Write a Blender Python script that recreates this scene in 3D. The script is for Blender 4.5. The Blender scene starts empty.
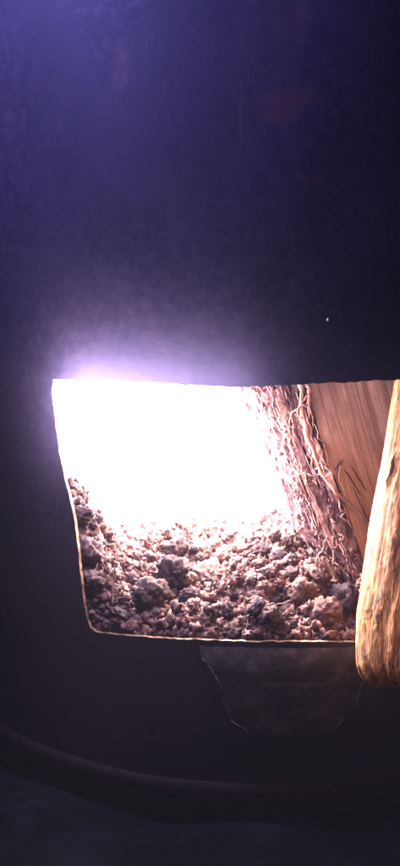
import bpy, bmesh, math, random
import numpy as np
from mathutils import Vector, Matrix, noise
from mathutils.geometry import delaunay_2d_cdt

S = bpy.context.scene
COL = S.collection
random.seed(7)
rng = np.random.default_rng(7)

# ------------------------------------------------------------------ camera
F = 900.0                       # focal length in photo pixels (photo is 400 x 866)
PITCH = math.atan(133.0 / F)    # looking a little down at the drum
CAM = Vector((0.0, -0.9, 0.0))
cd = bpy.data.cameras.new('camera'); cam = bpy.data.objects.new('camera', cd); COL.objects.link(cam)
cam.location = CAM
cam.rotation_euler = (math.pi / 2 - PITCH, 0, 0)
cd.sensor_fit = 'VERTICAL'; cd.sensor_height = 24.0; cd.lens = 24.0 * F / 866.0
cd.clip_start = 0.02; cd.clip_end = 200
S.camera = cam

# ------------------------------------------------------------------ world, lamps, exposure
w = bpy.data.worlds.new('World'); S.world = w; w.use_nodes = True
wn = w.node_tree.nodes; wl = w.node_tree.links
bg = wn['Background']
sky = wn.new('ShaderNodeTexSky'); sky.sky_type = 'NISHITA'; sky.sun_disc = False
sky.sun_elevation = math.radians(-3.0); sky.sun_rotation = math.radians(230)
wl.new(sky.outputs[0], bg.inputs[0]); bg.inputs[1].default_value = 0.11
S.view_settings.view_transform = 'Standard'; S.view_settings.look = 'None'
S.view_settings.exposure = 0.0; S.view_settings.gamma = 1.0
S.view_settings.use_curve_mapping = False

def lamp(name, kind, loc, energy, color, size=0.1, target=None, spread=None):
    d = bpy.data.lights.new(name, kind); o = bpy.data.objects.new(name, d); COL.objects.link(o)
    d.energy = energy; d.color = color; o.location = loc
    if kind == 'POINT': d.shadow_soft_size = size
    if kind == 'AREA':
        d.shape = 'DISK'; d.size = size
        o.rotation_euler = (Vector(target) - Vector(loc)).to_track_quat('-Z', 'Y').to_euler()
        if spread: d.spread = math.radians(spread)
    return o
# the fire itself
lamp('fire_core', 'POINT', (-0.07, 0.37, -0.18), 85, (1.0, 0.90, 0.93), 0.07)
lamp('fire_front', 'POINT', (-0.03, 0.25, -0.15), 18.0, (1.0, 0.84, 0.88), 0.04)
lamp('fire_lick', 'POINT', (0.03, 0.085, -0.16), 1.3, (1.0, 0.74, 0.48), 0.02)
lamp('fire_side', 'POINT', (0.015, 0.175, -0.17), 8.0, (1.0, 0.84, 0.87), 0.025)
# lamps added along the opening's top left edge, imitating the lens halo
for k in range(15):
    t = k / 14
    if t < 0.3: x_, z_ = -0.150, -0.150 + 0.063 * t / 0.3
    else: x_, z_ = -0.150 + 0.19 * (t - 0.3) / 0.7, -0.087
    y_ = 0.45 - math.sqrt(0.2025 - (x_ - 0.08) ** 2) - 0.032
    lamp('halo_lamp', 'POINT', (x_, y_, z_), (0.20 if t < 0.25 else 0.42) * (1 - 0.65 * max(0, t - 0.45) / 0.55), (0.68, 0.57, 1.0), 0.012)
# added blue lamp imitating lens veil, and added warm fill for the leaning log
lamp('veil_lamp', 'AREA', (-0.72, -0.38, 0.78), 9.5, (0.28, 0.25, 1.0), 0.25, (-0.24, 0.1, 0.52), 70)
lamp('warm_fill', 'AREA', (-0.10, -0.34, -0.27), 0.032, (1.0, 0.60, 0.32), 0.10, (0.23, -0.03, -0.25), 45)

# ------------------------------------------------------------------ helpers
def ray(px, py):
    d = Vector(((px - 200) / F, 1.0, -(py - 433) / F))
    d.rotate(Matrix.Rotation(-PITCH, 3, 'X'))
    return d
def at(px, py, y):
    d = ray(px, py); return CAM + d * ((y - CAM.y) / d.y)

def tag(o, label=None, cat=None, group=None, kind=None):
    if label: o['label'] = label
    if cat: o['category'] = cat
    if group: o['group'] = group
    if kind: o['kind'] = kind
    return o
def link(name, me, mat=None, parent=None, smooth=True):
    o = bpy.data.objects.new(name, me); COL.objects.link(o)
    if mat and not me.materials: me.materials.append(mat)
    if parent: o.parent = parent
    if smooth: me.polygons.foreach_set('use_smooth', [True] * len(me.polygons))
    return o
def mesh(name, vs, fs):
    me = bpy.data.meshes.new(name); me.from_pydata([tuple(v) for v in vs], [], fs); me.update(); return me
def empty(name, loc=(0, 0, 0)):
    o = bpy.data.objects.new(name, None); COL.objects.link(o); o.location = loc; o.empty_display_size = 0.05
    bpy.context.view_layer.update(); return o
def keep(parent, o):           # parent with the child staying where it is (parent is unrotated)
    o.parent = parent; o.location = Vector(o.location) - Vector(parent.location); return o

def tube(pts, rads, n=6, vs=None, fs=None):
    """append a closed tapered tube through pts"""
    own = vs is None
    if own: vs, fs = [], []
    base = len(vs); P = [Vector(p) for p in pts]
    for i, p in enumerate(P):
        t = (P[min(i + 1, len(P) - 1)] - P[max(i - 1, 0)]).normalized()
        a = t.cross(Vector((0.3, 1, 0.2))).normalized(); b = t.cross(a)
        for k in range(n):
            q = 2 * math.pi * k / n
            vs.append(p + (a * math.cos(q) + b * math.sin(q)) * rads[i])
    for i in range(len(P) - 1):
        for k in range(n):
            k2 = (k + 1) % n
            fs.append((base + i * n + k, base + i * n + k2, base + (i + 1) * n + k2, base + (i + 1) * n + k))
    fs.append(tuple(base + k for k in range(n))[::-1]); fs.append(tuple(base + (len(P) - 1) * n + k for k in range(n)))
    return vs, fs

# ------------------------------------------------------------------ materials
def material(name, rough=0.8):
    m = bpy.data.materials.new(name); m.use_nodes = True
    b = m.node_tree.nodes['Principled BSDF']; b.inputs['Roughness'].default_value = rough
    return m, m.node_tree.nodes, m.node_tree.links, b
def coords(N, L, scale=(1, 1, 1), rot=(0, 0, 0)):
    tc = N.new('ShaderNodeTexCoord'); mp = N.new('ShaderNodeMapping')
    L.new(tc.outputs['Object'], mp.inputs[0]); mp.inputs['Scale'].default_value = scale
    if any(rot):               # turn first, then stretch
        m0 = N.new('ShaderNodeMapping'); m0.inputs['Rotation'].default_value = rot
        L.new(tc.outputs['Object'], m0.inputs[0]); L.new(m0.outputs[0], mp.inputs[0])
    return mp.outputs[0]
def nz(N, L, vec, scale, detail=6, rough=0.6, dist=0.0):
    n = N.new('ShaderNodeTexNoise'); L.new(vec, n.inputs['Vector']); n.inputs['Scale'].default_value = scale
    n.inputs['Detail'].default_value = detail; n.inputs['Roughness'].default_value = rough
    n.inputs['Distortion'].default_value = dist
    return n.outputs['Fac']
def ramp(N, L, fac, stops):
    r = N.new('ShaderNodeValToRGB'); L.new(fac, r.inputs[0]); e = r.color_ramp.elements
    while len(e) < len(stops): e.new(0.5)
    for k, (p, c) in enumerate(stops):
        e[k].position = p; e[k].color = (*c, 1) if len(c) == 3 else c
    return r.outputs[0]
def mixc(N, L, fac, a, b):
    m = N.new('ShaderNodeMix'); m.data_type = 'RGBA'
    if isinstance(fac, float): m.inputs[0].default_value = fac
    else: L.new(fac, m.inputs[0])
    for s, v in ((6, a), (7, b)):
        if isinstance(v, tuple): m.inputs[s].default_value = (*v, 1)
        else: L.new(v, m.inputs[s])
    return m.outputs[2]
def math_(N, L, op, a, b=None, clamp=False):
    m = N.new('ShaderNodeMath'); m.operation = op; m.use_clamp = clamp
    for s, v in ((0, a), (1, b)):
        if v is None: continue
        if isinstance(v, (int, float)): m.inputs[s].default_value = v
        else: L.new(v, m.inputs[s])
    return m.outputs[0]
def bump(N, L, b, h, strength, dist):
    n = N.new('ShaderNodeBump'); n.inputs['Strength'].default_value = strength; n.inputs['Distance'].default_value = dist
    L.new(h, n.inputs['Height']); L.new(n.outputs[0], b.inputs['Normal']); return n

# sooty steel with rust stains that have their own shapes
def steel_material():
    m, N, L, b = material('sooty_steel', 0.62)
    v = coords(N, L)
    big = nz(N, L, v, 5, 8, 0.65, 0.3); fine = nz(N, L, v, 90, 8, 0.75)
    c = ramp(N, L, big, [(0.3, (0.018, 0.015, 0.022)), (0.55, (0.032, 0.026, 0.036)), (0.75, (0.05, 0.038, 0.045))])
    c = mixc(N, L, ramp(N, L, fine, [(0.45, (0, 0, 0)), (0.75, (0.6, 0.6, 0.6))]), c, (0.06, 0.048, 0.055))
    # long faint scratches running down
    vs_ = coords(N, L, (60, 60, 2.2), (0, math.radians(12), 0))
    scr = nz(N, L, vs_, 1.0, 3, 0.5)
    c = mixc(N, L, ramp(N, L, scr, [(0.70, (0, 0, 0)), (0.80, (0.14, 0.14, 0.14))]), c, (0.09, 0.075, 0.08))
    sep = N.new('ShaderNodeSeparateXYZ'); L.new(v, sep.inputs[0])
    wob = nz(N, L, v, 34, 6, 0.7); grit = nz(N, L, v, 160, 6, 0.8)
    def blob(cx, cz, rx, rz, soft=0.5):
        dx = math_(N, L, 'DIVIDE', math_(N, L, 'SUBTRACT', sep.outputs[0], cx), rx)
        dz = math_(N, L, 'DIVIDE', math_(N, L, 'SUBTRACT', sep.outputs[2], cz), rz)
        d = math_(N, L, 'ADD', math_(N, L, 'MULTIPLY', dx, dx), math_(N, L, 'MULTIPLY', dz, dz))
        d = math_(N, L, 'ADD', d, math_(N, L, 'MULTIPLY', math_(N, L, 'SUBTRACT', wob, 0.5), 2.2))
        return math_(N, L, 'MULTIPLY', math_(N, L, 'SUBTRACT', 1.0, d), soft * 3, True)
    def pz(px, py): q = at(px, py, 0.01); return q.x, q.z
    tot = None
    for (px, py, rx, rz) in ((285, 100, 34, 10), (278, 112, 22, 16), (300, 26, 9, 24), (366, 315, 17, 3.5), (120, 60, 10, 30), (240, 125, 3, 30)):
        x, z = pz(px, py); q = blob(x, z, rx / 1000, rz / 1000)
        tot = q if tot is None else math_(N, L, 'MAXIMUM', tot, q)
    x, z = pz(310, 172); a = blob(x, z, 0.016, 0.012, 1.2); x, z = pz(310, 166); bb = blob(x, z, 0.017, 0.012, 1.2)
    tot = math_(N, L, 'MAXIMUM', tot, math_(N, L, 'SUBTRACT', a, bb, True))
    tot = math_(N, L, 'MULTIPLY', tot, ramp(N, L, grit, [(0.3, (0.2,) * 3), (0.6, (0.9,) * 3)]))
    c = mixc(N, L, math_(N, L, 'MULTIPLY', tot, 0.42), c, (0.13, 0.048, 0.035))
    L.new(c, b.inputs['Base Color'])
    b.inputs['Metallic'].default_value = 0.0; b.inputs['Specular IOR Level'].default_value = 0.25
    L.new(ramp(N, L, fine, [(0.3, (0.5,) * 3), (0.7, (0.8,) * 3)]), b.inputs['Roughness'])
    h = math_(N, L, 'ADD', math_(N, L, 'MULTIPLY', big, 1.5), math_(N, L, 'ADD', fine, math_(N, L, 'MULTIPLY', grit, 0.4)))
    bump(N, L, b, h, 0.28, 0.0012)
    return m
STEEL = steel_material(); SGN = 1

def simple(name, stops, scale, rough=0.85, bscale=None, bdist=0.001, vec=(1, 1, 1), bst=0.8, rot=(0, 0, 0), spec=0.25):
    m, N, L, b = material(name, rough)
    v = coords(N, L, vec, rot); f = nz(N, L, v, scale, 8, 0.7, 0.2)
    L.new(ramp(N, L, f, stops), b.inputs['Base Color']); b.inputs['Specular IOR Level'].default_value = spec
    bump(N, L, b, nz(N, L, v, bscale or scale * 3, 8, 0.75), bst, bdist)
    return m
EDGE = simple('rusty_cut_edge', [(0.38, (0.08, 0.035, 0.02)), (0.5, (0.30, 0.18, 0.10)), (0.62, (0.58, 0.40, 0.22))], 60, 0.6)
RIMMAT = simple('rusted_hoop', [(0.3, (0.008, 0.0055, 0.0055)), (0.55, (0.018, 0.011, 0.010)), (0.75, (0.045, 0.027, 0.02))], 26, 0.8)
FLAPM = simple('burnt_scale', [(0.3, (0.022, 0.019, 0.020)), (0.5, (0.050, 0.042, 0.038)), (0.66, (0.15, 0.12, 0.10))], 46, 0.75, 120)
PALE = simple('pale_edge', [(0.35, (0.10, 0.085, 0.08)), (0.6, (0.55, 0.51, 0.49))], 70, 0.5)
ASH = simple('crumbled_ash', [(0.30, (0.035, 0.016, 0.015)), (0.45, (0.13, 0.066, 0.057)), (0.6, (0.27, 0.155, 0.13)), (0.75, (0.50, 0.34, 0.28))], 60, 0.95, 420, 0.0015, bst=1.0)
LUMP = [simple('ash_lump_%s' % n, s, 45, 0.95, 330, 0.002, bst=1.0) for n, s in (
    ('grey', [(0.3, (0.05, 0.032, 0.033)), (0.5, (0.15, 0.095, 0.09)), (0.72, (0.34, 0.24, 0.21))]),
    ('dark', [(0.3, (0.03, 0.018, 0.022)), (0.55, (0.085, 0.052, 0.058)), (0.75, (0.20, 0.13, 0.125))]),
    ('pink', [(0.3, (0.12, 0.06, 0.05)), (0.5, (0.27, 0.16, 0.13)), (0.72, (0.48, 0.34, 0.28))]))]
DIRT = simple('ashy_dirt', [(0.38, (0.004, 0.0045, 0.007)), (0.52, (0.006, 0.007, 0.012)), (0.7, (0.022, 0.026, 0.045))], 9, 0.95, 80, 0.004)

def wood(name, lo, mid, hi, axis_rot, stretch=(70, 70, 5), rough=0.75, bd=0.002, mul=1.0, tight=1.0, fleck=False):
    m, N, L, b = material(name, rough)
    v = coords(N, L, tuple(s * mul for s in stretch), axis_rot)
    g = nz(N, L, v, 1.0, 9, 0.65, 0.4); v2 = coords(N, L); p = nz(N, L, v2, 22, 5, 0.6, 0.5)
    c = ramp(N, L, g, [(0.5 - 0.2 * tight, lo), (0.5, mid), (0.5 + 0.2 * tight, hi)])
    if fleck:
        fv = coords(N, L, (120, 120, 14), axis_rot); fl = nz(N, L, fv, 1.0, 5, 0.7, 1.2)
        c = mixc(N, L, ramp(N, L, fl, [(0.51, (0, 0, 0)), (0.60, (0.9,) * 3)]), c, tuple(q * 0.35 for q in lo))
    c = mixc(N, L, ramp(N, L, p, [(0.42, (0, 0, 0)), (0.70, (0.75,) * 3)]), c, lo)
    L.new(c, b.inputs['Base Color']); b.inputs['Specular IOR Level'].default_value = 0.2
    bump(N, L, b, math_(N, L, 'ADD', g, math_(N, L, 'MULTIPLY', nz(N, L, v2, 260, 6, 0.7), 0.35)), 0.9, bd)
    return m
LOG_ROT = tuple((at(445, 380, 0.088) - at(404, 676, -0.064)).rotation_difference(Vector((0, 0, 1))).to_euler())   # grain runs along the log
LOGM = wood('stripped_log_wood', (0.15, 0.042, 0.018), (0.52, 0.22, 0.065), (0.90, 0.61, 0.26), LOG_ROT, (260, 260, 13), bd=0.004, fleck=True)
SPLITM = wood('split_face_wood', (0.27, 0.165, 0.135), (0.46, 0.305, 0.25), (0.57, 0.41, 0.34), (0, math.radians(SGN*17), 0), (95, 6, 2.4), bd=0.0022, tight=0.6)
BARKM = wood('torn_bark', (0.028, 0.012, 0.017), (0.115, 0.055, 0.062), (0.34, 0.19, 0.17), (0, math.radians(SGN*17), 0), (110, 110, 16), 0.9, 0.003)
FIBRE = wood('bark_fibre', (0.14, 0.07, 0.06), (0.33, 0.18, 0.15), (0.52, 0.33, 0.27), (0, math.radians(SGN*17), 0), (130, 130, 20), 0.85, 0.001)

def flame_material(name, strength, color):
    m = bpy.data.materials.new(name); m.use_nodes = True
    N = m.node_tree.nodes; L = m.node_tree.links; N.clear()
    o = N.new('ShaderNodeOutputMaterial'); e = N.new('ShaderNodeEmission')
    e.inputs[0].default_value = (*color, 1); e.inputs[1].default_value = strength
    L.new(e.outputs[0], o.inputs['Volume'])
    return m
FLAME = flame_material('white_hot_flame', 14.0, (1.0, 0.86, 0.98))
GLARE = flame_material('glare_glow', 2.2, (1.0, 0.66, 0.86))  # weak glow that stands in for glare
BARK_GLARE = flame_material('bark_glare', 6.0, (1.0, 0.78, 0.90))
FLAME2 = flame_material('flame_tongue', 22.0, (1.0, 0.80, 0.88))

# ------------------------------------------------------------------ the drum
R = 0.45; AX = 0.08; AY = R; TOP = 0.40; BOT = -0.533; TH = 0.0042
def hit(px, py):               # pixel -> point of the drum's front surface, as (arc length, z)
    d = ray(px, py); ox, oy = CAM.x - AX, CAM.y - AY
    a = d.x ** 2 + d.y ** 2; b = 2 * (ox * d.x + oy * d.y); c = ox * ox + oy * oy - R * R
    t = (-b - math.sqrt(max(b * b - 4 * a * c, 0))) / (2 * a); p = CAM + d * t
    return math.atan2(p.x - AX, -(p.y - AY)) * R, p.z
def wallpt(u, z, off=0.0):
    th = u / R
    dent = 0.006 * noise.noise(Vector((u * 3.0, z * 3.0, 5))) + 0.0016 * noise.noise(Vector((u * 11, z * 11, 2)))
    r = R + off + dent
    return Vector((AX + r * math.sin(th), AY - r * math.cos(th), z))

drum = empty('steel_drum', (AX, AY, BOT))
tag(drum, 'soot-blackened steel drum with a ragged rectangular fire opening cut in its side', 'drum stove')

outline_px = [(54, 379.5), (80, 380), (110, 380.6), (150, 382), (190, 385), (230, 387), (265, 386.5), (300, 384.5), (350, 382), (400, 379.5), (450, 378), (490, 377),
              (496, 420), (500, 520), (498, 630), (494, 646), (450, 645), (400, 643), (357, 641.5), (320, 641.5), (290, 641.5), (255, 642), (230, 641), (190, 640), (150, 638),
              (120, 635.5), (104, 633.5), (95, 632), (90, 628), (86, 618), (83, 600), (80, 575), (77.5, 550), (74, 520), (70, 500), (65, 480), (59.5, 452), (57, 430), (54.5, 408), (52.5, 390)]
hole = []
for i in range(len(outline_px)):
    a = Vector(outline_px[i]); b = Vector(outline_px[(i + 1) % len(outline_px)])
    n = max(1, int((b - a).length / 4))
    for k in range(n):
        p = a.lerp(b, k / n); u, z = hit(p.x, p.y)
        hole.append((u + 0.0009 * noise.noise(Vector((u * 160, z * 160, 1))) , z + 0.0012 * noise.noise(Vector((u * 140, z * 140, 9))) + 0.0005 * noise.noise(Vector((u * 500, z * 500, 4)))))
def inside(u, z):
    c = False; j = len(hole) - 1
    for i in range(len(hole)):
        (ui, zi), (uj, zj) = hole[i], hole[j]
        if (zi > z) != (zj > z) and u < (uj - ui) * (z - zi) / (zj - zi) + ui: c = not c
        j = i
    return c
hu = [h[0] for h in hole]; hz = [h[1] for h in hole]
U = math.pi * R
pts = []; edges = []
NB = 120
us = [-U + 2 * U * k / NB for k in range(NB + 1)]; zs = [BOT + (TOP - BOT) * k / 46 for k in range(47)]
bound = [(u, BOT) for u in us] + [(U, z) for z in zs[1:]] + [(u, TOP) for u in us[::-1][1:]] + [(-U, z) for z in zs[::-1][1:-1]]
pts += bound; edges += [(i, (i + 1) % len(bound)) for i in range(len(bound))]
b0 = len(pts); pts += hole; edges += [(b0 + i, b0 + (i + 1) % len(hole)) for i in range(len(hole))]
for u in us[1:-1]:
    for z in zs[1:-1]:
        if min(hu) - 0.004 < u < max(hu) + 0.004 and min(hz) - 0.004 < z < max(hz) + 0.004: continue
        pts.append((u, z))
vo, eo, fo, *_ = delaunay_2d_cdt([Vector(p) for p in pts], edges, [], 0, 1e-6)
fo = [f for f in fo if not inside(sum(vo[i].x for i in f) / len(f), sum(vo[i].y for i in f) / len(f))]
bm = bmesh.new()
ov = [bm.verts.new(wallpt(v.x, v.y)) for v in vo]; iv = [bm.verts.new(wallpt(v.x, v.y, -TH)) for v in vo]
cnt = {}
for f in fo:
    bm.faces.new([ov[i] for i in f]); bm.faces.new([iv[i] for i in f[::-1]])
    for k in range(len(f)):
        e = (f[k], f[(k + 1) % len(f)]); cnt[e] = cnt.get(e, 0) + 1
for (a, b) in cnt:
    if (b, a) not in cnt:
        if abs(abs(vo[a].x) - U) < 1e-4 and abs(abs(vo[b].x) - U) < 1e-4: continue
        # a cut face: slightly rounded by a mid row
        fc = bm.faces.new([ov[b], ov[a], iv[a], iv[b]])
        fc.material_index = 1 if (abs(vo[a].y - TOP) > 1e-3 and abs(vo[a].y - BOT) > 1e-3) else 0
bmesh.ops.remove_doubles(bm, verts=bm.verts, dist=1e-5)
bmesh.ops.recalc_face_normals(bm, faces=bm.faces)
me = bpy.data.meshes.new('drum_wall'); bm.to_mesh(me); bm.free()
me.materials.append(STEEL); me.materials.append(EDGE)
for p in me.polygons: p.use_smooth = p.material_index == 0
me.set_sharp_from_angle(angle=math.radians(40))
wall = link('drum_wall', me, None, None, smooth=False); keep(drum, wall)
# the shader reads object coordinates: the wall's origin stays at the world origin's place, so undo the shift in data
wall.location = (0, 0, 0); wall.matrix_parent_inverse = Matrix.Translation(-Vector(drum.location))

def kid(o, par):               # child whose data is in world coordinates
    o.parent = par; o.matrix_parent_inverse = Matrix.Translation(-Vector(par.location)); return o

def disc(z, r, th):
    vs, fs = [], []; n = 96
    for k in range(n):
        a = 2 * math.pi * k / n
        vs += [(AX + r * math.cos(a), AY + r * math.sin(a), z), (AX + r * math.cos(a), AY + r * math.sin(a), z + th)]
    fs.append(tuple(2 * k for k in range(n))[::-1]); fs.append(tuple(2 * k + 1 for k in range(n)))
    for k in range(n): k2 = (k + 1) % n; fs.append((2 * k, 2 * k2, 2 * k2 + 1, 2 * k + 1))
    return vs, fs
kid(link('lid', mesh('lid', *disc(TOP + 0.001, R + 0.006, 0.006)), STEEL, smooth=False), drum)
kid(link('floor_plate', mesh('floor_plate', *disc(BOT + 0.004, R - 0.012, 0.005)), STEEL, smooth=False), drum)
def hoop(z, r, rr, rz, name, mat):
    vs, fs = [], []; n = 200; m_ = 12
    for k in range(n):
        a = 2 * math.pi * k / n; rj = r + 0.0012 * noise.noise(Vector((math.cos(a) * 6, math.sin(a) * 6, z)))
        zj = z + 0.003 * noise.noise(Vector((math.cos(a) * 4, math.sin(a) * 4, z + 3)))
        for j in range(m_):
            q = 2 * math.pi * j / m_
            vs.append((AX + (rj + rr * math.cos(q)) * math.cos(a), AY + (rj + rr * math.cos(q)) * math.sin(a), zj + rz * math.sin(q)))
    for k in range(n):
        for j in range(m_):
            fs.append((k * m_ + j, ((k + 1) % n) * m_ + j, ((k + 1) % n) * m_ + (j + 1) % m_, k * m_ + (j + 1) % m_))
    o = kid(link(name, mesh(name, vs, fs), mat), drum); return o
hoop(-0.521, R + 0.001, 0.0065, 0.008, 'rolled_rim', RIMMAT)
hoop(TOP + 0.004, R + 0.006, 0.009, 0.010, 'rolled_rim', STEEL)

# weld bead that glints on the wall
u, z = hit(328, 319.5)
bm = bmesh.new(); bmesh.ops.create_icosphere(bm, subdivisions=2, radius=0.0016, matrix=Matrix.Translation(wallpt(u, z, 0.0004)))
me = bpy.data.meshes.new('weld_bead'); bm.to_mesh(me); bm.free()
GL, N_, L_, B_ = material('bright_bead', 0.25); B_.inputs['Base Color'].default_value = (0.8, 0.7, 0.5, 1); B_.inputs['Metallic'].default_value = 0.6
kid(link('weld_bead', me, GL), drum)

# flaking plate of burnt scale under the opening, standing a few mm proud of the wall
def plate(outline, off, th, name, mat, edge, step=4, amp=0.002):
    hp = []
    for i in range(len(outline)):
        a = Vector(outline[i]); b = Vector(outline[(i + 1) % len(outline)]); n = max(1, int((b - a).length / step))
        for k in range(n):
            p = a.lerp(b, k / n); p += Vector((noise.noise(Vector((p.x * .12, p.y * .12, 1))), noise.noise(Vector((p.x * .12, p.y * .12, 7))))) * 2.4
            hp.append(hit(p.x, p.y))
    x0, x1 = min(h[0] for h in hp), max(h[0] for h in hp); z0, z1 = min(h[1] for h in hp), max(h[1] for h in hp)
    P = [Vector(h) for h in hp]; E = [(i, (i + 1) % len(hp)) for i in range(len(hp))]
    for i in range(1, 34):
        for j in range(1, 20):
            P.append(Vector((x0 + (x1 - x0) * (i + 0.3 * random.random()) / 34, z0 + (z1 - z0) * (j + 0.3 * random.random()) / 20)))
    v2, _, f2, *_ = delaunay_2d_cdt(P, E, [], 1, 1e-6)
    bm = bmesh.new(); A = []; B = []
    for v in v2:
        dd = min((v - Vector(h)).length for h in hp)
        tp = min(1.0, max(0.0, (z1 - v.y) / 0.022)); lift = off * tp - (th + 0.0015) * (1 - tp) ** 3 + amp * tp * noise.noise(Vector((v.x * 40, v.y * 40, 3))) - 0.0 * dd
        A.append(bm.verts.new(wallpt(v.x, v.y, lift + th))); B.append(bm.verts.new(wallpt(v.x, v.y, lift)))
    cn = set()
    for f in f2:
        bm.faces.new([A[i] for i in f]); bm.faces.new([B[i] for i in f[::-1]])
        for k in range(len(f)): cn.add((f[k], f[(k + 1) % len(f)]))
    for (a, b) in cn:
        if (b, a) not in cn: bm.faces.new([A[b], A[a], B[a], B[b]]).material_index = 1 if v2[a].y < z1 - 0.006 else 0
    bmesh.ops.recalc_face_normals(bm, faces=bm.faces)
    me = bpy.data.meshes.new(name); bm.to_mesh(me); bm.free(); me.materials.append(mat); me.materials.append(edge)
    for p in me.polygons: p.use_smooth = p.material_index == 0
    me.set_sharp_from_angle(angle=math.radians(40))
    o = link(name, me, None, None, smooth=False); return kid(o, drum)
plate([(202, 654), (213, 666), (222, 684), (225, 690), (224, 697), (229, 706), (233, 719), (246, 726), (251, 731), (288, 733), (322, 730), (338, 721), (344, 713), (354, 703), (356, 690), (362, 678), (361, 647), (300, 648), (199, 646)],
      0.0030, 0.0034, 'flaking_scale', FLAPM, PALE)
plate([(262, 683), (263, 675), (270, 669), (282, 662), (296, 664), (312, 676), (330, 682), (322, 697), (300, 699), (280, 694)], 0.0072, 0.0007, 'flaking_scale', FLAPM, PALE, amp=0.001)

# pale lines added along the scale's broken edge, imitating light caught there
for line in ([(203, 656), (212, 667), (219, 679), (223, 689)], [(224, 694), (225, 699), (229, 708), (232, 718), (238, 722), (247, 727), (250, 733)],
             [(326, 728), (337, 721), (343, 714)], [(352, 705), (355, 697), (357, 688), (361, 677)], [(262, 684), (264, 675), (271, 668), (281, 662)]):
    P = []
    for a, b in zip(line, line[1:]):
        for k in range(5):
            px = a[0] + (b[0] - a[0]) * k / 5 + 0.5 * noise.noise(Vector((a[0], k * .7, 1))); py = a[1] + (b[1] - a[1]) * k / 5
            u, z = hit(px, py); P.append(wallpt(u, z, 0.0068))
    vs, fs = tube(P, [0.0006 * (0.35 + 0.9 * random.random()) * (1 - 0.7 * abs(2 * i / len(P) - 1) ** 3) for i in range(len(P))], 5)
    kid(link('lit_edge', mesh('lit_edge', vs, fs), FLAPM if line[0][0] == 262 else PALE), drum)

# ------------------------------------------------------------------ ground
vs, fs = [], []
G = 90
def gpos(i): t = (i / (G - 1)) * 2 - 1; return math.copysign(abs(t) ** 3 * 12 + abs(t) * 0.9, t)
for i in range(G):
    for j in range(G):
        x, y = gpos(i) + AX, gpos(j)
        h = 0.012 * noise.fractal(Vector((x * 7, y * 7, 0)), 1.0, 2.0, 4)
        vs.append((x, y, -0.560 + h))
for i in range(G - 1):
    for j in range(G - 1): fs.append((i * G + j, (i + 1) * G + j, (i + 1) * G + j + 1, i * G + j + 1))
tag(link('ground', mesh('ground', vs, fs), DIRT), kind='structure', label='dark ashy dirt floor under the drum')

# ------------------------------------------------------------------ ash bed
RB = R - TH - 0.0045
def bed(x, y):
    e = max(0.0, RB - math.hypot(x - AX, y - AY)) if y < 0.4 else 0.2       # distance from the inner wall
    e1_ = min(1.0, e / 0.03); e1_ = e1_ * e1_ * (3 - 2 * e1_)
    z = -0.3575 + 0.048 * min(e / 0.24, 1) ** 0.85
    if y > 0.28: z -= 0.10 * (y - 0.28)
    z += (0.25 + 0.75 * e1_) * 0.128 * math.exp(-((x + 0.164) / 0.060) ** 2) * math.exp(-((y - 0.12) / 0.085) ** 2)
    z += 0.022 * math.exp(-((x + 0.03) / 0.035) ** 2 - ((y - 0.20) / 0.05) ** 2)
    z += 0.018 * math.exp(-((x - 0.09) / 0.03) ** 2 - ((y - 0.16) / 0.06) ** 2)
    z -= 0.070 * e1_ * math.exp(-((x - 0.168) / 0.022) ** 2 - ((y - 0.07) / 0.055) ** 2)
    z += (0.25 + 0.75 * e1_) * 0.022 * noise.fractal(Vector((x * 30, y * 30, 0.5)), 0.9, 2.1, 5)
    return z
NX, NY = 300, 260; vs, fs = [], []
for j in range(NY):
    dy = -RB + 2 * RB * (0.0005 + 0.999 * (j / (NY - 1)) ** 1.7); ch = math.sqrt(max(RB * RB - dy * dy, 1e-6))
    for i in range(NX):
        x = AX + ch * (2 * i / (NX - 1) - 1); y = AY + dy; vs.append((x, y, bed(x, y) - 0.002))
for j in range(NY - 1):
    for i in range(NX - 1): fs.append((j * NX + i, j * NX + i + 1, (j + 1) * NX + i + 1, (j + 1) * NX + i))
# skirt down the inside of the wall, so that the bed is a solid mass
rim_i = list(range(NX)) + [j * NX + NX - 1 for j in range(1, NY)] + [(NY - 1) * NX + i for i in range(NX - 2, -1, -1)] + [j * NX for j in range(NY - 2, 0, -1)]
b0 = len(vs); vs += [(vs[i][0], vs[i][1], -0.50) for i in rim_i]
for k in range(len(rim_i)):
    k2 = (k + 1) % len(rim_i); fs.append((rim_i[k2], rim_i[k], b0 + k, b0 + k2))
fs.append(tuple(b0 + k for k in range(len(rim_i)))[::-1])
me = mesh('ash_bed', vs, fs)
tag(link('ash_bed', me, ASH), 'thick bed of crumbled ash and dirt filling the bottom of the drum', 'ash', kind='stuff')

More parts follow.
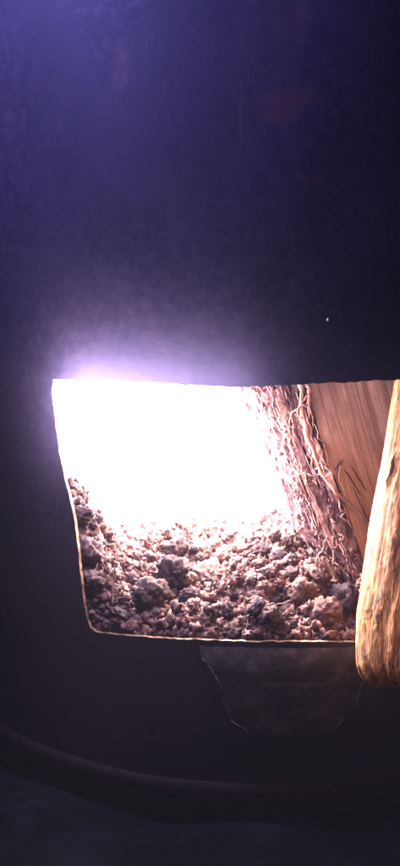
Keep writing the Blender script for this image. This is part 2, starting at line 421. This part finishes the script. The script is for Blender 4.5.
# crumbs: thousands of small irregular bits, one object
def ico(sub):
    bm = bmesh.new(); bmesh.ops.create_icosphere(bm, subdivisions=sub, radius=1.0)
    V = np.array([v.co[:] for v in bm.verts]); Fc = np.array([[v.index for v in f.verts] for f in bm.faces]); bm.free(); return V, Fc
V2, F2 = ico(2)
protos = []
for k in range(14):
    d = np.array([0.70 + 0.90 * noise.noise(Vector(v) * 1.5 + Vector((k * 7.3, 1, 2))) + 0.62 * noise.noise(Vector(v) * 3.4 + Vector((k * 3.1, 5, 2))) for v in V2])
    protos.append(V2 * np.clip(d, 0.25, 1.6)[:, None])
def scatter(n, rlo, rhi, xr, yr, sink=0.3, ymax_dense=None):
    A, B = [], []; base = 0; c = 0
    while c < n:
        x = random.uniform(*xr); y = yr[0] + (yr[1] - yr[0]) * random.random() ** 1.6
        y += AY - math.sqrt(RB * RB - (x - AX) ** 2) + 0.001
        if math.hypot(x - AX, y - AY) > RB - 0.0005: continue
        r = rlo + (rhi - rlo) * random.random() ** 2.8
        q = rng.normal(size=4); q /= np.linalg.norm(q); ww, xx, yy, zz = q
        M = np.array([[1 - 2 * (yy * yy + zz * zz), 2 * (xx * yy - zz * ww), 2 * (xx * zz + yy * ww)],
                      [2 * (xx * yy + zz * ww), 1 - 2 * (xx * xx + zz * zz), 2 * (yy * zz - xx * ww)],
                      [2 * (xx * zz - yy * ww), 2 * (yy * zz + xx * ww), 1 - 2 * (xx * xx + yy * yy)]])
        sc = r * (0.5 + 0.95 * rng.random(3))
        P = (protos[c % 14] * sc) @ M.T + np.array([x, y, bed(x, y) + r * (random.random() * 1.4 - sink)])
        A.append(P); B.append(F2 + base); base += len(P); c += 1
    A = np.concatenate(A); B = np.concatenate(B)
    me = bpy.data.meshes.new('ash_crumbs'); me.vertices.add(len(A)); me.vertices.foreach_set('co', A.ravel())
    me.loops.add(B.size); me.loops.foreach_set('vertex_index', B.ravel().astype(np.int32))
    me.polygons.add(len(B)); me.polygons.foreach_set('loop_start', np.arange(0, B.size, 3, dtype=np.int32))
    me.polygons.foreach_set('loop_total', np.full(len(B), 3, dtype=np.int32))
    me.update(calc_edges=True); me.validate(); return me
me = scatter(9500, 0.0013, 0.0072, (-0.24, 0.24), (0.0, 0.40))
tag(link('ash_crumbs', me, ASH, smooth=False), 'loose crumbs of ash and clinker scattered all over the ash bed', 'crumbs', kind='stuff')

# curled shreds of burnt bark and straw mixed into the ash
vs, fs = [], []
for n in range(650):
    x = random.uniform(-0.2, 0.2); e0 = 0.002 + 0.24 * random.random() ** 1.4; y = AY - math.sqrt(RB * RB - (x - AX) ** 2) + e0
    a = random.uniform(0, 6.28); cur = random.gauss(0, 0.35); r_ = random.uniform(0.0004, 0.0013); st = random.uniform(0.0007, 0.0018); P = []; zz = random.uniform(0.001, 0.006)
    for i in range(9):
        P.append(Vector((x, y, bed(x, y) + zz + 0.0025 * math.sin(i * 0.5 + n)))); a += cur; x += math.cos(a) * st; y += math.sin(a) * st
        if RB - math.hypot(x - AX, y - AY) < 0.002: break
    if len(P) > 3: tube(P, [r_ * random.uniform(0.6, 1.2) for _ in P], 5, vs, fs)
tag(link('ash_shreds', mesh('ash_shreds', vs, fs), ASH, smooth=False), 'curled burnt shreds mixed into the ash bed', 'shreds', kind='stuff')

# lumps: every one an object of its own
V4, F4 = ico(4)
lump_meshes = []
for k in range(12):
    off = Vector((k * 5.7, 3.3, k * 1.9)); vv = []
    for v in V4:
        p = Vector(v)
        d = 0.80 + 0.34 * noise.noise(p * 1.1 + off) + 0.20 * (1 - abs(noise.noise(p * 2.4 + off)) * 2) * 0.5
        d += 0.26 * noise.noise(p * 3.4 + off) + 0.21 * (0.5 - abs(noise.noise(p * 6.5 + off)) * 2) + 0.15 * noise.noise(p * 17 + off)
        vv.append(p * d)
    for mi in range(3):
        me = mesh('ash_lump', vv, F4.tolist()); me.materials.append(LUMP[mi])
        me.polygons.foreach_set('use_smooth', [True] * len(me.polygons)); lump_meshes.append(me)
def lump(x, y, r, kind, label, group=None, squash=0.8, lift=0.35, name='ash_lump', sh=None):
    y = max(y, AY - math.sqrt((RB - r * 0.9) ** 2 - (x - AX) ** 2))
    o = bpy.data.objects.new(name, lump_meshes[(sh if sh is not None else random.randrange(12)) * 3 + kind]); COL.objects.link(o)
    o.location = (x, y, bed(x, y) + r * lift)
    o.scale = (r * random.uniform(0.9, 1.15), r * random.uniform(0.8, 1.1), r * squash)
    o.rotation_euler = (random.uniform(-.5, .5), random.uniform(-.5, .5), random.uniform(0, 6.28))
    return tag(o, label, 'ash lump', group)
def bed_at(px, py):            # where the view ray through a photo pixel meets the bed
    x_ = at(px, py, 0.03).x; y = AY - math.sqrt((RB - 0.008) ** 2 - (x_ - AX) ** 2) + 0.002
    while y < 0.6:
        p = at(px, py, y)
        if p.z <= bed(p.x, p.y) + 0.004: return p.x, y
        y += 0.002
    return p.x, y
heroes = [  # px, py (foot), radius px, kind, label
    (150, 602, 17, 0, 'rounded grey lump beside the middle of the ash bed, left of the upright dark lump'),
    (172, 580, 18, 1, 'dark wedge-shaped lump at the back centre of the ash bed, below the white flames'),
    (189, 600, 11, 1, 'small upright dark lump with a pale cap in the middle of the ash bed'),
    (211, 582, 17, 2, 'broad folded pinkish lump behind the centre of the ash bed'),
    (303, 598, 15, 2, 'round pinkish lump near the pointed foot of the split log'),
    (325, 620, 16, 2, 'tall pale angular lump right of centre, just behind the opening sill'),
    (314, 577, 12, 2, 'flat pale lump tucked under the frayed bark of the split log'),
    (292, 575, 10, 0, 'flat grey lump left of the one under the frayed bark'),
    (93, 618, 14, 0, 'grey round lump in the lower left corner of the opening'),
    (225, 615, 12, 0, 'jagged grey lump just behind the middle of the opening sill'),
    (270, 622, 13, 0, 'leaning grey slab of ash left of the tall pale lump'),
    (347, 606, 17, 1, 'dark lump in the shadow beside the leaning log'),  # darker material stands in for the shade of this pocket
    (293, 630, 10, 1, 'small dark lump resting against the sill left of the tall pale lump'),
    (90, 560, 15, 0, 'grey lump high on the heap along the left edge of the opening'),
    (82, 520, 11, 0, 'topmost grey lump of the heap against the left edge'),
    (178, 551, 12, 0, 'glare-lit lump on the crest of the bed right below the white fire'),
    (335, 634, 9, 0, 'small grey lump on the sill between the tall pale lump and the leaning log'),
    (120, 625, 11, 1, 'dark flat lump lying behind the left end of the sill'),
]
for n, (px, py, rp, kd, lab) in enumerate(heroes):
    x, y = bed_at(px, py); d = (y + 0.9) / 0.9
    lump(x, y, rp / 1000 * d * 1.12, kd, lab, sh=n % 12, lift=0.5, squash=0.85 if n not in (6, 7, 17) else 0.5)
short = ['rounded grey lump', 'dark wedge-shaped lump', 'upright dark lump with the pale cap', 'broad folded pinkish lump', 'round pinkish lump', 'tall pale angular lump',
         'flat pale lump under the frayed bark', 'flat grey lump', 'grey corner lump', 'jagged grey lump', 'leaning grey slab', 'dark lump beside the leaning log', 'small dark lump at the sill',
         'grey lump on the left heap', 'topmost lump of the left heap', 'glare-lit lump on the crest', 'grey lump on the sill by the leaning log', 'dark flat lump at the left end of the sill']
c = 0; tries = 0; placed = []; used = set()
while c < 130 and tries < 4000:
    tries += 1
    px = random.uniform(72, 352); py = random.uniform(535, 636) if px > 110 else random.uniform(500, 632)
    x, y = bed_at(px, py)
    if y > 0.42 or math.hypot(x - AX, y - AY) > R - 0.016 or (px > 330 and py < 590): continue
    r, sw = random.choice(((0.0052, 'tiny'), (0.0066, 'small'), (0.0092, 'knobbly'), (0.0125, 'chunky')))
    if any(math.hypot(x - a, y - b) < (r + q) * 0.7 for a, b, q in placed): continue
    kd = random.choice((0, 1)) if px < 105 else random.choice((0, 0, 1, 2, 2))
    hi = min(range(len(heroes)), key=lambda k: math.hypot(heroes[k][0] - px, heroes[k][1] - py))
    dx, dy = px - heroes[hi][0], py - heroes[hi][1]; dist = math.hypot(dx, dy)
    if dist < 8: continue
    v_ = 'behind and ' if dy < -0.5 * abs(dx) else ('in front and ' if dy > 0.5 * abs(dx) else '')
    h_ = ('left of' if dx < 0 else 'right of') if abs(dx) > 0.4 * abs(dy) else ''
    where = (v_ + h_) if h_ else {'behind and ': 'straight behind', 'in front and ': 'right in front of'}[v_]
    lab = '%s %s lump %s the %s' % (sw, ('grey', 'dark', 'pinkish')[kd], where, short[hi])
    if dist > 24: lab = lab.replace(' lump ', ' lump well ', 1) if h_ else lab
    if lab in used or len(lab.split()) > 16: continue
    used.add(lab); placed.append((x, y, r)); lump(x, y, r, kd, lab, 'small lumps in the ash bed', lift=0.3); c += 1
for k, o in enumerate([o for o in COL.objects if o.get('category') == 'ash lump'][:len(heroes)]): o['group'] = 'large lumps in the ash bed'

# dry stalks lying in the ash
for n, (a, b, lab) in enumerate([((112, 606), (116, 556), 'thin upright stalk standing in the ash near the left edge'),
                                 ((252, 612), (292, 600), 'short bent twig lying on the ash left of the round pinkish lump'),
                                 ((150, 622), (196, 630), 'thin straw lying along the sill at the left')]):
    x, y = bed_at(*a); p0 = at(a[0], a[1], y - 0.006); p1 = at(b[0], b[1], y + 0.004)
    P = [p0.lerp(p1, t / 9) + Vector((noise.noise(Vector((t * .9, n, 1))), noise.noise(Vector((t * .9, n, 5))), noise.noise(Vector((t * .9, n, 8))))) * 0.003 for t in range(10)]
    vs, fs = tube(P, [0.0013 - 0.00008 * t for t in range(10)])
    tag(link('dry_twig', mesh('dry_twig', vs, fs), FIBRE), lab, 'twig')

# ------------------------------------------------------------------ split log inside the drum
def lerp_tab(tab, v):
    if v <= tab[0][0]: return tab[0][1]
    for (a, x), (b, y) in zip(tab, tab[1:]):
        if v <= b: return x + (y - x) * (v - a) / (b - a)
    return tab[-1][1]
LEFT = [(250, 178), (330, 212), (390, 236), (450, 268), (500, 290), (530, 302), (556, 325), (572, 343), (582, 349)]
MID = [(250, 225), (330, 252), (390, 274), (450, 300), (500, 322), (530, 336), (560, 346), (582, 352)]
RIDGE = [(250, 284), (330, 296), (385, 307), (450, 324), (500, 344), (540, 357), (572, 367), (582, 366)]
RIGHT = [(250, 440), (385, 428), (450, 420), (520, 408), (560, 392), (582, 384)]
Y0 = 0.150
def sect(py):
    """closed cross-section at image height py, as true 3-D points of a wedge with depth"""
    yl = Y0 + 0.075; L_, M_, Rg, Rt = (lerp_tab(t, py) for t in (LEFT, MID, RIDGE, RIGHT))
    k = min(1.0, (590 - py) / 120 + 0.25)
    keyp = [(L_ + (M_ - L_) * 0.0, Y0 + 0.075 * k, 'b'), (L_ + (M_ - L_) * 0.45, Y0 + 0.040 * k, 'b'), (M_, Y0 + 0.018 * k, 'b'), ((M_ + Rg) / 2, Y0 + 0.006, 'b'), (Rg, Y0, 'r'),
            ((Rg + Rt) / 2, Y0 + 0.018 * k, 's'), (Rt, Y0 + 0.034 * k, 's'), (Rt + 6, Y0 + 0.10 * k, 'k'), ((L_ + Rt) / 2, Y0 + 0.145 * k, 'k'), (L_ - 4, Y0 + 0.120 * k, 'b')]
    return keyp
sub = 22; rows = 210; vs, fs, mats = [], [], []
ncol = None
for i in range(rows):
    py = 250 + (580 - 250) * i / (rows - 1)
    K = sect(py); ring = []
    for q in range(len(K)):
        a, b = K[q], K[(q + 1) % len(K)]
        for s in range(sub):
            t = s / sub; ring.append((a[0] + (b[0] - a[0]) * t, a[1] + (b[1] - a[1]) * t, a[2] if a[2] != 'r' else 's'))
    ncol = len(ring); cx = sum(r[0] for r in ring) / ncol
    cc = at(cx, py, Y0 + 0.06)
    for (x, y, kind) in ring:
        p = at(x, py + (7 * noise.noise(Vector((x * 0.16, 1, 1))) if i > rows - 8 else 0), y); d = (p - cc).normalized()
        ax = Vector((x * 0.12 - py * 0.035, y * 90, py * 0.018))     # stretched along the grain
        if kind == 's': amp = 0.0012 * noise.noise(Vector((ax.x * 1.2, ax.y * .3, ax.z * 0.6))) + 0.0006 * noise.noise(ax * 3)
        else:
            q3 = Vector((x * 0.085 - py * 0.030, y * 60, py * 0.030))
            q3 += Vector((noise.noise(q3 * 2.3), noise.noise(q3 * 2.3 + Vector((9, 0, 0))), noise.noise(q3 * 2.3 + Vector((0, 9, 0))))) * 0.45
            cell = noise.voronoi(q3 * 1.15)[0]; edge = min(1.0, (cell[1] - cell[0]) * 3.2)
            amp = 0.0105 * edge - 0.0065 + 0.006 * noise.noise(q3 * 1.1 + Vector((4, 4, 4))) + 0.0036 * noise.noise(Vector((ax.x * 3.4, ax.y, ax.z * 2.6)))
            amp += 0.0020 * noise.noise(Vector((x * .42 - py * .15, y * 300, py * .16))) + 0.0010 * noise.noise(Vector((x * 1.1, y * 600, py * .7)))
        vs.append(p + d * amp)
        if i == 0: mats.append(0 if kind == 's' else 1)
fm = []
for i in range(rows - 1):
    for k in range(ncol):
        k2 = (k + 1) % ncol; fs.append((i * ncol + k, i * ncol + k2, (i + 1) * ncol + k2, (i + 1) * ncol + k)); fm.append(mats[k])
fs.append(tuple(range(ncol))); fm.append(0); fs.append(tuple((rows - 1) * ncol + k for k in range(ncol))[::-1]); fm.append(0)
foot = at(352, 575, Y0 + 0.02)
slog = empty('split_log', foot); tag(slog, 'split log with frayed bark standing inside the drum with its foot in the ash', 'log')
bm = bmesh.new()
me = mesh('wood', vs, fs); me.materials.append(SPLITM); me.materials.append(BARKM); me.polygons.foreach_set('material_index', fm)
bm.from_mesh(me); bmesh.ops.recalc_face_normals(bm, faces=bm.faces)
# wood core and bark are separate parts: split by material
def half(idx, name, mat):
    b2 = bm.copy(); bmesh.ops.delete(b2, geom=[f for f in b2.faces if f.material_index != idx], context='FACES')
    m2 = bpy.data.meshes.new(name); b2.to_mesh(m2); b2.free(); m2.materials.append(mat)
    m2.polygons.foreach_set('material_index', [0] * len(m2.polygons))
    return kid(link(name, m2, None), slog)
half(0, 'split_face', SPLITM); bark = half(1, 'bark', BARKM); bm.free()

def strand(points, r0, r1, jit, seed, n=26, yoff=0.0):
    """curved fibre through photo-space control points lying on the log's surface; returns 3-D points and radii"""
    P = []; out = []
    for s in range(n):
        t = s / (n - 1) * (len(points) - 1); i = min(int(t), len(points) - 2); f = t - i
        a, b = points[i], points[i + 1]; f2 = f * f * (3 - 2 * f)
        px = a[0] + (b[0] - a[0]) * f; py = a[1] + (b[1] - a[1]) * f; y = a[2] + (b[2] - a[2]) * f2
        p = at(px, py, y)
        p += Vector((noise.noise(Vector((s * .24, seed, 0))), noise.noise(Vector((s * .22, seed, 4))), noise.noise(Vector((s * .22, seed, 8))))) * jit
        P.append(p)
    for s in range(1, n): P[s] = P[s] + Vector((random.gauss(0, 1), random.gauss(0, 1), random.gauss(0, 1))) * r0 * 0.10
    return P, [r0 + (r1 - r0) * s / (n - 1) * (1.0) + random.uniform(-0.28, 0.28) * r0 * (1 - 0.6 * s / n) + 0.12 * r0 * noise.noise(Vector((s * .8, seed, 2))) for s in range(n)]
def ysurf(px, py):
    K = sect(py)
    xs = [(K[q][0], K[q][1]) for q in range(0, 7)]
    return lerp_tab(xs, px)
hero = [  # long roots and strips along the ridge between bark and split face
    [(300, 378), (302, 405), (306, 425), (308, 440), (318, 462), (323, 476), (336, 492), (350, 504), (362, 518), (374, 534)],
    [(303, 393), (299, 410), (291, 412), (289, 426)], [(308, 395), (303, 402), (298, 412), (304, 424)],
    [(312, 398), (306, 404), (300, 402), (296, 392)], [(290, 410), (298, 417), (303, 425), (306, 436)],
    [(305, 471), (312, 476), (322, 474), (330, 482), (337, 495)], [(305, 471), (308, 478), (318, 484)],
    [(313, 452), (312, 462), (313, 475)], [(316, 470), (322, 458), (323, 450), (318, 441)],
    [(341, 466), (340, 482), (346, 496), (352, 506)], [(324, 444), (328, 462), (334, 474)],
    [(360, 500), (366, 512), (373, 522)], [(307, 384), (310, 400), (309, 420), (314, 445)],
    [(337, 490), (337, 499), (340, 505)], [(322, 486), (330, 500), (334, 512)], [(296, 470), (308, 500), (318, 528)],
    [(288, 440), (300, 468), (310, 496), (326, 524)], [(336, 540), (340, 556), (345, 577)], [(332, 536), (334, 556), (341, 574)],
    [(340, 538), (346, 552), (349, 574)], [(328, 534), (324, 548), (318, 556)],
]
for n, cp in enumerate(hero):
    big = n in (0, 12)
    pts3 = [(x, y, ysurf(x, y) - (0.007 if big else 0.004 + 0.006 * random.random())) for x, y in cp]
    P, Rr = strand(pts3, 0.0038 if n == 0 else (0.0028 if big else 0.0015), 0.0018 if n == 0 else 0.0006, 0.0028 if big else 0.002, n * 3.3, 40 if big else 20)
    vs, fs = tube(P, Rr, 8)
    kid(link('bark_strand', mesh('bark_strand', vs, fs), FIBRE), slog)
# medium strips as parts (flat ribbons twisting off the bark), fine shreds joined
def ribbon(P, wd, th, seed, vs, fs):
    base = len(vs); n = len(P)
    for i, p in enumerate(P):
        t = (P[min(i + 1, n - 1)] - P[max(i - 1, 0)]).normalized(); a = t.cross(Vector((0, 1, 0))).normalized()
        ang = 1.1 * noise.noise(Vector((i * .22, seed, 3))); a = (Matrix.Rotation(ang, 3, t) @ a); b = t.cross(a)
        wv = wd * (1 - 0.75 * abs(2 * i / (n - 1) - 1) ** 2.5) * (1 + 0.5 * noise.noise(Vector((i * .6, seed, 9))))
        for (sa, sb) in ((-1, -1), (1, -1), (1, 1), (-1, 1)): vs.append(p + a * wv * sa + b * th * sb)
    for i in range(n - 1):
        for k in range(4):
            k2 = (k + 1) % 4; fs.append((base + i * 4 + k, base + i * 4 + k2, base + (i + 1) * 4 + k2, base + (i + 1) * 4 + k))
    fs.append((base, base + 3, base + 2, base + 1)); e = base + (n - 1) * 4; fs.append((e, e + 1, e + 2, e + 3))
def bark_path(py0, ln, f, lift, seed, n=16):
    P = []
    for s in range(n):
        py = py0 + ln * s / (n - 1); py = min(py, 582)
        L_, Rg = lerp_tab(LEFT, py), lerp_tab(RIDGE, py)
        ff = f + 0.035 * noise.noise(Vector((s * .35, seed, 1))); px = L_ + (Rg - L_) * ff
        y = ysurf(px, py) - lift - 0.004 * noise.noise(Vector((s * .4, seed, 6)))
        P.append(at(px, py, y) + Vector((0, 0, 0)))
    return P
for n in range(24):
    vs, fs = [], []
    py0 = random.uniform(350, 545)
    ribbon(bark_path(py0, random.uniform(30, 110), random.random() ** 0.8 * 0.95 , random.uniform(0.002, 0.009), n * 1.7, 18), random.uniform(0.0012, 0.0058), 0.0009, n * 2.1, vs, fs)
    kid(link('bark_strip', mesh('bark_strip', vs, fs), random.choice((BARKM, BARKM, FIBRE)), smooth=False), slog)
vs, fs = [], []
for n in range(90):
    py0 = random.uniform(340, 560); ln = random.uniform(8, 34)
    ff = random.random() * 0.97
    P = bark_path(py0, ln, ff, random.uniform(0.001, 0.008), n * 0.77, 8)
    if random.random() < 0.4: P = [p + Vector((random.uniform(-1, .6), -0.6, random.uniform(-.4, .4))) * 0.0016 * i for i, p in enumerate(P)]
    tube(P, [random.uniform(0.0004, 0.0011)] * 7 + [0.0002], 4, vs, fs)
tag(kid(link('bark_shreds', mesh('bark_shreds', vs, fs), FIBRE, smooth=False), slog), kind='stuff')
# jagged flakes standing off the bark
vs, fs = [], []
for n in range(900):
    py = random.uniform(335, 574); f = random.random() * 0.98
    L_, Rg = lerp_tab(LEFT, py), lerp_tab(RIDGE, py); px = L_ + (Rg - L_) * f
    c0 = at(px, py, ysurf(px, py) - random.uniform(-0.002, 0.006)); ln = random.uniform(0.003, 0.012); wd = random.uniform(0.0006, 0.0024)
    g = Vector((0.30 + random.gauss(0, .22), random.gauss(-0.1, .25), -1)).normalized(); sd = g.cross(Vector((random.gauss(0, .5), 1, random.gauss(0, .5)))).normalized(); nn = g.cross(sd)
    b_ = len(vs)
    vs += [c0 - g * ln * .5 - sd * wd * .5, c0 - g * ln * .4 + sd * wd * .6, c0 + g * ln * .2 + sd * wd, c0 + g * ln, c0 + g * ln * .1 - sd * wd, c0 - nn * wd * 0.7, c0 + nn * wd * .4]
    for a, b in ((0, 1), (1, 2), (2, 3), (3, 4), (4, 0)): fs += [(b_ + a, b_ + b, b_ + 5), (b_ + b, b_ + a, b_ + 6)]
tag(kid(link('bark_flakes', mesh('bark_flakes', vs, fs), BARKM, smooth=False), slog), kind='stuff')
# splits in the face: dark slivers standing open
for a, b in (((344, 468), (362, 497)), ((351, 466), (367, 492)), ((335, 470), (343, 460)), ((352, 486), (372, 528))):
    n = 10; P = []
    for s in range(n):
        px = a[0] + (b[0] - a[0]) * s / 9; py = a[1] + (b[1] - a[1]) * s / 9
        P.append(at(px + 1.4 * noise.noise(Vector((s * .6, a[0], 0))), py, ysurf(px, py) - 0.0022))
    vs, fs = [], []; ribbon(P, 0.0009, 0.0005, a[0], vs, fs)
    kid(link('splinter', mesh('splinter', vs, fs), BARKM, smooth=False), slog)

# ------------------------------------------------------------------ log leaning out through the opening
p0 = at(404, 676, -0.064); p1 = at(445, 380, 0.088)
axis = (p1 - p0).normalized(); length = 0.62
flog = empty('leaning_log', p0); tag(flog, 'stripped orange-brown log leaning out through the right side of the opening over the sill', 'log')
e1 = axis.cross(Vector((0, 1, 0))).normalized(); e2 = axis.cross(e1)
rows, cols = 420, 150; vs, fs = [], []
for i in range(rows):
    s = (i / (rows - 1)) ** 1.15 * length
    for k in range(cols):
        q = 2 * math.pi * k / cols; c_, s_ = math.cos(q), math.sin(q)
        r = 0.0465 + 0.004 * math.cos(2 * q + 0.6) + 0.003 * math.cos(3 * q + 1.7)
        r *= 0.80 + 0.24 * min(1, s / 0.06) ** 0.6 - 0.10 * max(0, (s - 0.10)) / 0.5
        r *= 1 - 0.28 * math.exp(-(s / 0.004)) 
        r += 0.0030 * math.exp(-((s - 0.085) / 0.016) ** 2) * max(0, math.cos(q - math.pi) + 0.3)
        g = Vector((c_ * 3.2, s_ * 3.2, s * 9)); wq = 0.22 * noise.noise(Vector((c_ * 2, s_ * 2, s * 16))) + 0.05 * noise.noise(Vector((c_ * 5, s_ * 5, s * 60)))
        c_o, s_o = c_, s_; c_, s_ = math.cos(q + wq), math.sin(q + wq)
        r += 0.0026 * noise.noise(g) + 0.0004 * (1 - 2.4 * abs(noise.noise(Vector((c_ * 9, s_ * 9, s * 10))))) + 0.0006 * noise.noise(Vector((c_ * 18, s_ * 18, s * 22 + 2)))
        r += 0.0007 * (0.4 - abs(noise.noise(Vector((c_ * 30, s_ * 30, s * 48 + 4))))) + 0.0004 * noise.noise(Vector((c_ * 45, s_ * 45, s * 90)))
        c_, s_ = c_o, s_o
        ends = -0.009 * c_ * math.exp(-s / 0.03) + 0.004 * noise.noise(Vector((c_ * 11, s_ * 11, 7))) * math.exp(-s / 0.012) + 0.010 * noise.noise(Vector((c_ * 4, s_ * 4, 0))) * math.exp(-s / 0.02)
        vs.append(p0 + axis * (s + ends - 0.004) + (e1 * c_ + e2 * s_) * r)
for i in range(rows - 1):
    for k in range(cols):
        k2 = (k + 1) % cols; fs.append((i * cols + k, i * cols + k2, (i + 1) * cols + k2, (i + 1) * cols + k))
# rough end grain
NR = 10; base = 0; prev = list(range(cols))
for j in range(1, NR):
    f = 1 - j / NR; cur = []
    for k in range(cols):
        v = vs[k]; c0 = p0 - axis * 0.004; q = c0.lerp(v, f) - axis * (0.006 * (1 - f) + 0.0035 * noise.noise(Vector((v.x * 160 * f, v.z * 160 * f, j * .4))))
        cur.append(len(vs)); vs.append(q)
    for k in range(cols): k2 = (k + 1) % cols; fs.append((prev[k2], prev[k], cur[k], cur[k2]))
    prev = cur
fs.append(tuple(prev[::-1])); fs.append(tuple((rows - 1) * cols + k for k in range(cols)))
kid(link('log_body', mesh('log_body', vs, fs), LOGM), flog)
def logpt(s, q, lift):
    r = (0.0465 + 0.004 * math.cos(2 * q + 0.6) + 0.003 * math.cos(3 * q + 1.7)) * (0.80 + 0.24 * min(1, s / 0.06) ** 0.6 - 0.10 * max(0, (s - 0.10)) / 0.5) * (1 - 0.28 * math.exp(-(s / 0.004)))
    return p0 + axis * s + (e1 * math.cos(q) + e2 * math.sin(q)) * (r + lift)
for n in range(10):
    s0 = random.uniform(0.0, 0.30); ln = random.uniform(0.02, 0.09); q0 = random.uniform(0, 2 * math.pi); P = []
    for i in range(16):
        P.append(logpt(s0 + ln * i / 15, q0 + 0.12 * noise.noise(Vector((i * .3, n * 1.3, 0))) + 0.004 * i, 0.0012 + 0.0016 * noise.noise(Vector((i * .35, n, 5)))))
    vs, fs = [], []; ribbon(P, random.uniform(0.0007, 0.0019), 0.0005, n, vs, fs)
    kid(link('bark_strip', mesh('bark_strip', vs, fs), LOGM, smooth=False), flog)

# ------------------------------------------------------------------ fire: glowing gas in closed tongue shapes, plus added glare volumes
fire = empty('fire', (-0.05, 0.38, -0.33)); tag(fire, 'blinding white fire filling the drum behind the ash bed', 'fire')
def tongue(c, r, seed, name, mat):
    bm = bmesh.new(); bmesh.ops.create_icosphere(bm, subdivisions=4, radius=1.0)
    for v in bm.verts:
        p = v.co.copy(); t = (p.z + 1) / 2
        k = (1 - 0.55 * t ** 1.6); n = 0.10 * noise.noise(p * 1.7 + Vector((seed, 0, 0)))
        v.co = Vector((c[0] + r[0] * p.x * k * (1 + n) + 0.05 * r[0] * math.sin(t * 5 + seed), c[1] + r[1] * p.y * k * (1 + n), c[2] + r[2] * (p.z + 0.15 * t * n * 5)))
    me = bpy.data.meshes.new(name); bm.to_mesh(me); bm.free(); return kid(link(name, me, mat), fire)
tongue((-0.06, 0.52, -0.12), (0.30, 0.20, 0.26), 1, 'flame', FLAME)
for n, (c, r) in enumerate([((-0.20, 0.36, -0.18), (0.10, 0.08, 0.15)), ((-0.08, 0.34, -0.17), (0.09, 0.07, 0.15)), ((0.04, 0.36, -0.18), (0.08, 0.07, 0.14)), ((-0.13, 0.22, -0.12), (0.06, 0.05, 0.11))]):
    tongue(c, r, 3 + n * 2, 'flame', FLAME2)

tongue((-0.02, 0.30, -0.235), (0.22, 0.13, 0.115), 12, 'flame', GLARE)  # added glow over the ash crest, imitating the veil of glare
tongue((0.060, 0.27, -0.14), (0.07, 0.06, 0.15), 15, 'flame', FLAME2)
tongue((0.030, 0.175, -0.15), (0.055, 0.045, 0.13), 21, 'flame', BARK_GLARE)  # added glow before the bark, imitating its overexposed left side
tongue((-0.085, 0.018, -0.102), (0.085, 0.030, 0.030), 18, 'flame', GLARE)  # added glow across the opening's top edge, part of the imitated halo

# ------------------------------------------------------------------ added haze that imitates lens veil
bm = bmesh.new(); bmesh.ops.create_cube(bm, size=1.0)
for v in bm.verts: v.co = Vector((v.co.x * 30, v.co.y * 30, -1.6 if v.co.z < 0 else 0.55))
me = bpy.data.meshes.new('haze'); bm.to_mesh(me); bm.free()
hm = bpy.data.materials.new('veil_haze'); hm.use_nodes = True; N = hm.node_tree.nodes; N.clear()
o_ = N.new('ShaderNodeOutputMaterial'); pv = N.new('ShaderNodeVolumePrincipled')
pv.inputs['Color'].default_value = (0.72, 0.66, 0.95, 1); pv.inputs['Density'].default_value = 0.014
hm.node_tree.links.new(pv.outputs[0], o_.inputs['Volume'])
tag(link('haze', me, hm, smooth=False), 'thin haze added round the drum to imitate lens veil', 'haze', kind='stuff')
